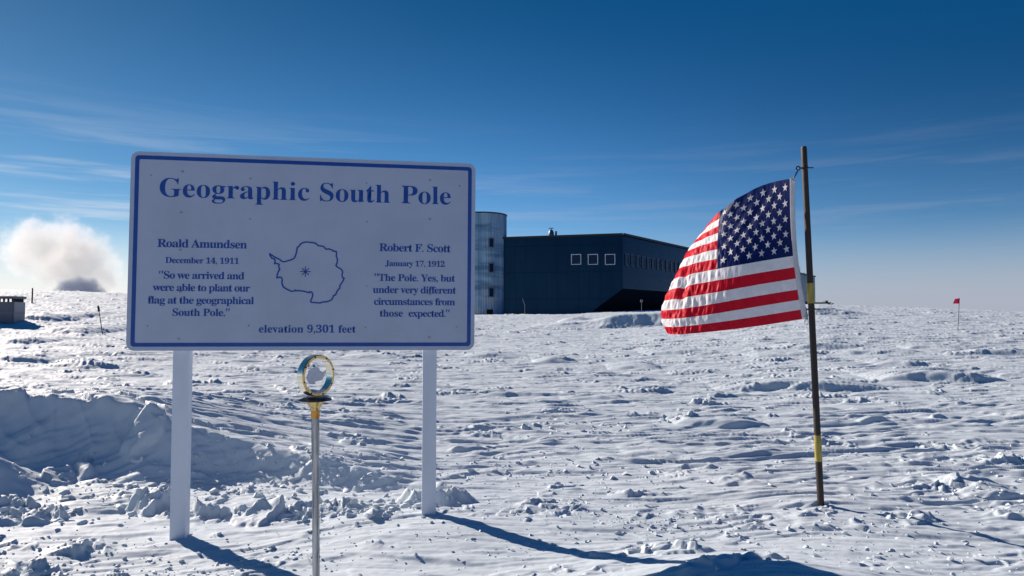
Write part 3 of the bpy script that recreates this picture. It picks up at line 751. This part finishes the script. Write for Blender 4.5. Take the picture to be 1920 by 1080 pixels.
prof_ = [(tL, -1.0), (s_slant-(sl_b.z+1.0)*abs(s_slant)/max(zb_-sl_b.z, .1), -1.0), (0, zb_), (0, zt_), (tL, ztl)]
bm = bmesh.new(); a = [bm.verts.new(fpt(s, z)) for s, z in prof_]; b = [bm.verts.new(fpt(s, z, LEN)) for s, z in prof_]
bm.faces.new(a); bm.faces.new(b[::-1])
for i in range(5): j = (i+1) % 5; bm.faces.new((a[i], b[i], b[j], a[j]))
bmesh.ops.recalc_face_normals(bm, faces=bm.faces)
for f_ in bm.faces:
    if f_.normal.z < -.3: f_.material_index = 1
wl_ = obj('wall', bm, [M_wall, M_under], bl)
# roof edge trim along both walls
bm = bmesh.new()
def strip(p0, p1, n_, h=.28, th=.18):
    q = [p0, p1, p1+n_*th, p0+n_*th]; v = [bm.verts.new(x) for x in q]+[bm.verts.new(x+Vector((0, 0, h))) for x in q]
    for f in ((0, 1, 2, 3), (7, 6, 5, 4), (0, 4, 5, 1), (1, 5, 6, 2), (2, 6, 7, 3), (3, 7, 4, 0)): bm.faces.new([v[i] for i in f])
nf = Vector((fd.y, -fd.x, 0)); nr_ = Vector((dirx.y, -dirx.x, 0)).normalized()
strip(fpt(tL, ztl-.15), fpt(.05, zt_-.15), nf); strip(fpt(.1, zt_-.15), fpt(.1, zt_-.15, LEN), nr_)
obj('roof_edge', bm, M_trim, bl)
def win(p, ax, n_, w, h, fr, fm, name='window'):
    up = Vector((0, 0, 1)); ax = ax.normalized(); bm = bmesh.new()
    for (a0, a1, b0, b1) in ((-w/2, w/2, h/2-fr, h/2), (-w/2, w/2, -h/2, -h/2+fr), (-w/2, -w/2+fr, -h/2+fr, h/2-fr), (w/2-fr, w/2, -h/2+fr, h/2-fr)):
        vs_ = [bm.verts.new(p+ax*x+up*z+n_*o) for x in (a0, a1) for z in (b0, b1) for o in (-.03, .09)]
        for q in ((0, 1, 3, 2), (4, 6, 7, 5), (0, 4, 5, 1), (2, 3, 7, 6), (0, 2, 6, 4), (1, 5, 7, 3)): bm.faces.new([vs_[i] for i in q])
    f = obj(name, bm, fm, bl)
    bm = bmesh.new(); vs_ = [bm.verts.new(p+ax*x+up*z+n_*.035) for x, z in ((-w/2+fr, -h/2+fr), (w/2-fr, -h/2+fr), (w/2-fr, h/2-fr), (-w/2+fr, h/2-fr))]; bm.faces.new(vs_)
    obj('pane', bm, M_glass, f); return f
for px in (1080.5, 1112, 1144):
    fr_ = (px-951)/216; d_ = DL+(DC-DL)*fr_; p = at(px, 486.5, d_)
    s_ = (Vector((p.x, p.y, 0))-Vector((C0.x, C0.y, 0))).dot(fd)
    win(fpt(s_, p.z), fd, nf, 1.34, 1.40, .08, M_wframe)
for k in range(40):
    t_ = 1.35+1.72*k
    win(fpt(0, 7.25+CZ, t_/dirx.length*1.0), dirx, nr_, 1.15, 1.6, .12, M_wframe2)
# roof vent dome with its antenna, and a dark exhaust pipe
p = at(1033.5, 443, DC+5); q = loc(p)
bm = bmesh.new(); add_lathe(bm, [(.40, -1.0), (.40, .15), (.36, .55), (.22, .85), (.06, .95)], 16, Matrix.Translation(q)); obj('roof_vent', bm, mat('vent_metal', (.10, .14, .20), .4, .4), bl, True)
bm = bmesh.new(); add_tube(bm, [q+Vector((0, 0, .9)), q+Vector((0, 0, 1.12))], .05, 8); add_tube(bm, [q+Vector((-.35, 0, 1.12)), q+Vector((.35, 0, 1.12))], .05, 8); obj('antenna', bm, M_trim, bl)
p = loc(at(1042.5, 444, DC+5)); bm = bmesh.new(); add_tube(bm, [p+Vector((0, 0, -1)), p+Vector((0, 0, .78))], .14, 10); obj('exhaust_pipe', bm, M_trim, bl)
for px_, h_ in ((1500, 1.9), (1508, .5)):
    p = at(px_, 514, DC+85); q = loc(p); bm = bmesh.new(); add_tube(bm, [q+Vector((0, 0, -1)), q+Vector((0, 0, h_))], .05, 6); obj('antenna', bm, M_trim, bl)

def tower_mat():
    m = bpy.data.materials.new('streaked_galvanised_cladding'); m.use_nodes = True; t = m.node_tree; b = t.nodes['Principled BSDF']
    tcn = N(t, 'ShaderNodeTexCoord'); O = tcn.outputs['Object']
    f = noise(t, mapping(t, O, (1.5, 1.5, .10)), 1.1, 6, .6); g = noise(t, mapping(t, O, (.15, .15, 1)), .45, 5, .6); h = noise(t, mapping(t, O, (.5, .5, 1.2)), .8, 5, .6, .5)
    c = mixc(t, mapr(t, f, .35, .65, 0, 1), (.16, .30, .44), (.34, .48, .60))
    c = mixc(t, mapr(t, g, .48, .60, 0, .75), c, (.05, .15, .27))
    sx = N(t, 'ShaderNodeSeparateXYZ'); t.links.new(O, sx.inputs[0])
    w = math_node(t, 'MULTIPLY', mapr(t, h, .50, .64, 0, 1), mapr(t, sx.outputs[2], 8, 3, 0, .8))
    c = mixc(t, w, c, (.46, .42, .42))
    t.links.new(c, b.inputs['Base Color']); b.inputs['Metallic'].default_value = .55; b.inputs['Roughness'].default_value = .42
    return m
M_tower = tower_mat()
TD = 95.0; tc_ = at(903, 590, TD); ttop = at(903, 399, TD-3.4).z
tw = empty('stair_tower', (tc_.x, tc_.y, 0), 'round corrugated metal stair tower half hidden behind the white sign', 'tower')
bm = bmesh.new(); n = 96; ring = [[], []]
for k in range(n*2):
    a = math.pi*k/n; r = 3.45+.03*(1 if k % 2 else -1)
    ring[0].append(bm.verts.new((r*math.cos(a), r*math.sin(a), -1))); ring[1].append(bm.verts.new((r*math.cos(a), r*math.sin(a), ttop)))
for k in range(2*n): j = (k+1) % (2*n); bm.faces.new((ring[0][k], ring[0][j], ring[1][j], ring[1][k]))
bm.faces.new(ring[1]); obj('wall', bm, M_tower, tw)
bm = bmesh.new(); add_lathe(bm, [(3.3, ttop+.004), (3.56, ttop+.004), (3.56, ttop+.16), (3.3, ttop+.2)], 64); obj('roof_rim', bm, M_trim, tw, True)
for py in (455, 502, 548):
    p = at(921, py, TD-3.2); ang = math.atan2(-math.sqrt(max(3.45**2-(p.x-tc_.x)**2, .1)), p.x-tc_.x)
    M = Matrix.Rotation(ang, 4, 'Z') @ Matrix.Translation((3.47, 0, p.z))
    bm = bmesh.new()
    for (y0, y1, z0, z1) in ((-.36, .36, .55, .66), (-.36, .36, -.66, -.55), (-.36, -.28, -.55, .55), (.28, .36, -.55, .55)): add_box(bm, (-.05, y0, z0), (.10, y1, z1), M)
    f = obj('window', bm, mat('tower_window_frame', (.10, .13, .17), .5), tw)
    bm = bmesh.new(); add_box(bm, (-.05, -.28, -.55), (.045, .28, .55), M); obj('pane', bm, M_glass, f)
p = at(919, 585, TD-3.2); ang = math.atan2(-3.3, p.x-tc_.x); M = Matrix.Rotation(ang, 4, 'Z') @ Matrix.Translation((3.47, 0, p.z))
bm = bmesh.new(); add_box(bm, (-.05, -.4, -.9), (.06, .4, .35), M); obj('door', bm, M_under, tw, bevel=.02)

# ------------------------------------------------------------------ small things on the snow
def ground_hit(px, py): return hit(px, py, height)
M_box1 = mat('grey_metal_cladding', (.16, .17, .20), .5, .2, .25, 2, stretch=(1, 1, .3))
M_box2 = mat('pale_metal_cladding', (.34, .34, .36), .5, .1, .2, 2)
x0, y0, z0 = ground_hit(24, 607)
x0, z0 = float(x0), z0
ub = empty('utility_box', (x0, y0, z0), 'low grey metal hut with an open slatted top at the far left edge', 'hut', rot=(0, 0, math.radians(14)))
k_ = y0/F
wB, hB = 62*k_, 41*k_
bm = bmesh.new(); add_box(bm, (-wB, 0, -.6), (0, wB*.75, hB)); obj('wall', bm, M_box1, ub, bevel=.012)
bm = bmesh.new(); add_box(bm, (-wB*1.02, -.03, hB*.47), (.03, wB*.76, hB*.50)); obj('seam_rail', bm, M_box2, ub)
bm = bmesh.new(); add_box(bm, (.004, .02, -.5), (.03, wB*.74, hB*.995)); obj('side_panel', bm, M_box2, ub)
for i in range(9):
    bm = bmesh.new(); x = -wB+.05+i*(wB-.1)/8; add_box(bm, (x-.025, .04, hB+.002), (x+.025, .09, hB+6*k_)); obj('slat', bm, M_trim, ub)
for i in range(6):
    bm = bmesh.new(); y = .06+i*(wB*.75-.14)/5; add_box(bm, (-.085, y+.06, hB+.002), (-.04, y+.11, hB+6*k_)); obj('slat', bm, M_trim, ub)
bm = bmesh.new(); add_box(bm, (-wB*1.03, -.05, hB+6*k_+.001), (.05, wB*.78, hB+10.5*k_)); obj('roof', bm, M_box1, ub, bevel=.02)

M_stick = mat('dark_bamboo', (.045, .035, .03), .7, 0, .4, 20, stretch=(4, 4, 1))
M_redc = cloth_mat('red_marker_cloth', (.40, .012, .055))
def stake(pxb, pyb, pxt, pyt, r, label, tip=None, group=None):
    x, y, z = ground_hit(pxb, pyb); b_ = Vector((x, y, z)); t_ = at(pxt, pyt, y)
    o = empty('marker_stake', b_, label, 'stake', group); d = t_-b_
    bm = bmesh.new(); add_tube(bm, [d*-.2, Vector((0, 0, 0)), d*.5+Vector((.004, 0, 0)), d], [r, r, r*.95, r*.8], 8); obj('stick', bm, M_stick, o, True)
    if tip:
        bm = bmesh.new(); add_tube(bm, [d*(1-tip), d*(1-tip*.85), d*(1-tip*.2), d*1.01], [r, r*2.6, r*2.2, r*.8], 8); obj('wrapped_tip', bm, M_trim, o, True)
    return o
stake(192, 627, 184, 573, .014, 'thin leaning stake with a dark wrapped tip on the snow left of the sign', .22)
stake(60, 568, 61, 540, .035, 'thin straight stake standing on the skyline near the grey hut')
def red_flag(pxb, pyb, pxt, pyt, w, h, label):
    x, y, z = ground_hit(pxb, pyb); b_ = Vector((x, y, z)); t_ = at(pxt, pyt, y); d = t_-b_
    o = empty('marker_flag', b_, label, 'marker flag')
    bm = bmesh.new(); add_tube(bm, [d*-.15, Vector((0, 0, 0)), d], .010, 8); obj('stick', bm, M_stick, o, True)
    v, f = [], []; m_ = 14
    for i in range(m_+1):
        q = i/m_
        for j in range(9):
            s = j/8; v.append(d*(.995)+Vector((-w*q*(.86+.3*s)-.0*s, .12*w*math.sin(q*5+s), -h*s*(1-.12*q)-h*.12*q)))
    for i in range(m_):
        for j in range(8): a = i*9+j; f.append((a, a+9, a+10, a+1))
    pydata('cloth', v, f, M_redc, o, True); return o
x_, y_, z_ = ground_hit(1796, 622); kk = y_/F
red_flag(1796, 622, 1799, 559, 11*kk, 10*kk, 'small red flag on a thin stick on the snow at the far right')
x_, y_, z_ = ground_hit(1521, 585); kk = y_/F
red_flag(1521, 585, 1521.5, 558, 8*kk, 9*kk, 'tiny red flag glimpsed between the big flag\'s white edge and its pole')
# stakes against the dark building
def far_stake(px, pyt, d, r, label, kink=0):
    b_ = at(px, 592, d); b_.z = gz(b_.x, b_.y); t_ = at(px, pyt, d); dv_ = t_-b_
    o = empty('marker_stake', b_, label, 'stake')
    bm = bmesh.new(); add_tube(bm, [dv_*-.1, Vector((0, 0, 0)), dv_*.6+Vector((0, 0, 0)), dv_+Vector((kink, 0, 0))], r, 6); obj('stick', bm, M_box1, o, True); return o, dv_
o, dv_ = far_stake(1203, 564, 70, .022, 'pale post with a small square head before the dark undercut of the building')
bm = bmesh.new(); add_box(bm, dv_+Vector((-.12, -.05, -.15)), dv_+Vector((.12, .05, .12))); obj('head', bm, M_box1, o, bevel=.02)
far_stake(984, 560, 75, .03, 'thin pale bent stake before the dark end wall of the building', -.25)
# low sledge on the skyline right of the flag pole
sgx = at(1540, 571, 64); sz_ = gz(sgx.x, sgx.y)
sg = empty('cargo_sledge', (sgx.x, sgx.y, sz_), 'low dark sledge far off on the skyline just right of the flag pole', 'sledge')
bm = bmesh.new(); add_box(bm, (-.9, -.5, .12), (.7, .5, .24)); obj('deck', bm, M_trim, sg, bevel=.02)
for y in (-.4, .4):
    bm = bmesh.new(); add_tube(bm, [(-.95, y, .02), (.7, y, .02), (.95, y, .14)], .05, 8); obj('runner', bm, M_trim, sg, True)
bm = bmesh.new(); add_box(bm, (.25, -.3, .244), (.5, .3, .40)); obj('load', bm, M_box1, sg, bevel=.05)

# ------------------------------------------------------------------ steam rising far to the left
SD = 150.0
def puff_mesh(name, puffs, vox, amp, sc):
    bm = bmesh.new()
    for px, py, r, dz in puffs:
        c = at(px, py, SD+dz); bmesh.ops.create_icosphere(bm, subdivisions=3, radius=r*SD/F, matrix=Matrix.Translation(c))
    me_ = bpy.data.meshes.new(name); bm.to_mesh(me_); bm.free(); o = bpy.data.objects.new(name, me_); COL.objects.link(o)
    md = o.modifiers.new('r', 'REMESH'); md.mode = 'VOXEL'; md.voxel_size = vox
    bpy.context.view_layer.update(); dg = bpy.context.evaluated_depsgraph_get(); m2 = bpy.data.meshes.new_from_object(o.evaluated_get(dg))
    bpy.data.objects.remove(o); n_ = len(m2.vertices); c = np.empty(n_*3, np.float32); m2.vertices.foreach_get('co', c); c = c.reshape(-1, 3).astype(float)
    nn = np.empty(n_*3, np.float32); m2.vertices.foreach_get('normal', nn); nn = nn.reshape(-1, 3)
    k = perlin(c[:, 0]/sc+c[:, 1]/sc*.7, c[:, 2]/sc-c[:, 1]/sc*.4, 5)+.5*perlin(c[:, 0]/sc*2.1+c[:, 1]/sc, c[:, 2]/sc*2.1, 6)+.3*perlin(c[:, 0]/sc*4.3+c[:, 1]/sc, c[:, 2]/sc*4.3, 8)
    c = c+nn*(amp*k)[:, None]; m2.vertices.foreach_set('co', c.astype(np.float32).ravel()); m2.update(); return m2
def vol_mat(name, col, dens_, aniso, puffs, sc, amp):
    """density falls off softly from the puffs' centres and is torn by noise"""
    m = bpy.data.materials.new(name); m.use_nodes = True; t = m.node_tree; t.nodes.clear()
    o = N(t, 'ShaderNodeOutputMaterial'); v = N(t, 'ShaderNodeVolumePrincipled')
    v.inputs['Color'].default_value = (*col, 1); v.inputs['Anisotropy'].default_value = aniso
    g = N(t, 'ShaderNodeNewGeometry'); P = g.outputs['Position']; f = noise(t, P, sc, 5, .62)
    tot = None
    for px, py, r, dz in puffs:
        c = at(px, py, SD+dz); d = N(t, 'ShaderNodeVectorMath', operation='DISTANCE'); t.links.new(P, d.inputs[0]); d.inputs[1].default_value = c
        q = math_node(t, 'MULTIPLY_ADD', d.outputs['Value'], -1.0/(r*SD/F), 1.0)
        tot = q if tot is None else math_node(t, 'MAXIMUM', tot, q)
    e = math_node(t, 'ADD', tot, math_node(t, 'MULTIPLY', math_node(t, 'SUBTRACT', f, .5), amp))
    t.links.new(math_node(t, 'MULTIPLY', mapr(t, e, -.12, .70, 0, 1), dens_), v.inputs['Density'])
    t.links.new(v.outputs[0], o.inputs['Volume']); return m
PF = [(62, 452, 46, 0), (34, 472, 34, 2), (90, 462, 44, -2), (125, 446, 42, 0), (130, 470, 52, 3), (165, 482, 48, 0), (188, 500, 36, 2), (150, 510, 54, -1), (195, 525, 30, 0), (108, 515, 36, 0), (180, 540, 36, 0), (118, 548, 28, 0), (52, 488, 36, 1), (98, 490, 44, 3)]
PFB = [(a, b, r*1.3, c) for a, b, r, c in PF]
sm_ = puff_mesh('steam', PFB, .6, .3, 2.6)
so_ = link('steam_plume', sm_, vol_mat('white_steam', (.945, .925, .90), .20, .16, PF, .40, 1.9))
tag(so_, 'billowing white steam cloud rising behind the snow skyline left of the sign', 'steam')
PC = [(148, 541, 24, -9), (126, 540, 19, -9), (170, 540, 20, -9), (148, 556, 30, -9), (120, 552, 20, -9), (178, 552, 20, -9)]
s2 = link('dense_base', puff_mesh('dense_base', PC, .3, .45, 1.2), vol_mat('shade_grey_steam', (.60, .66, .78), .55, .1, PC, .55, 1.2), so_)  # denser puffs; their grey colour stands in for shade under the plume
tag(s2, 'dense foot of the steam cloud with its shade coloured dark grey')
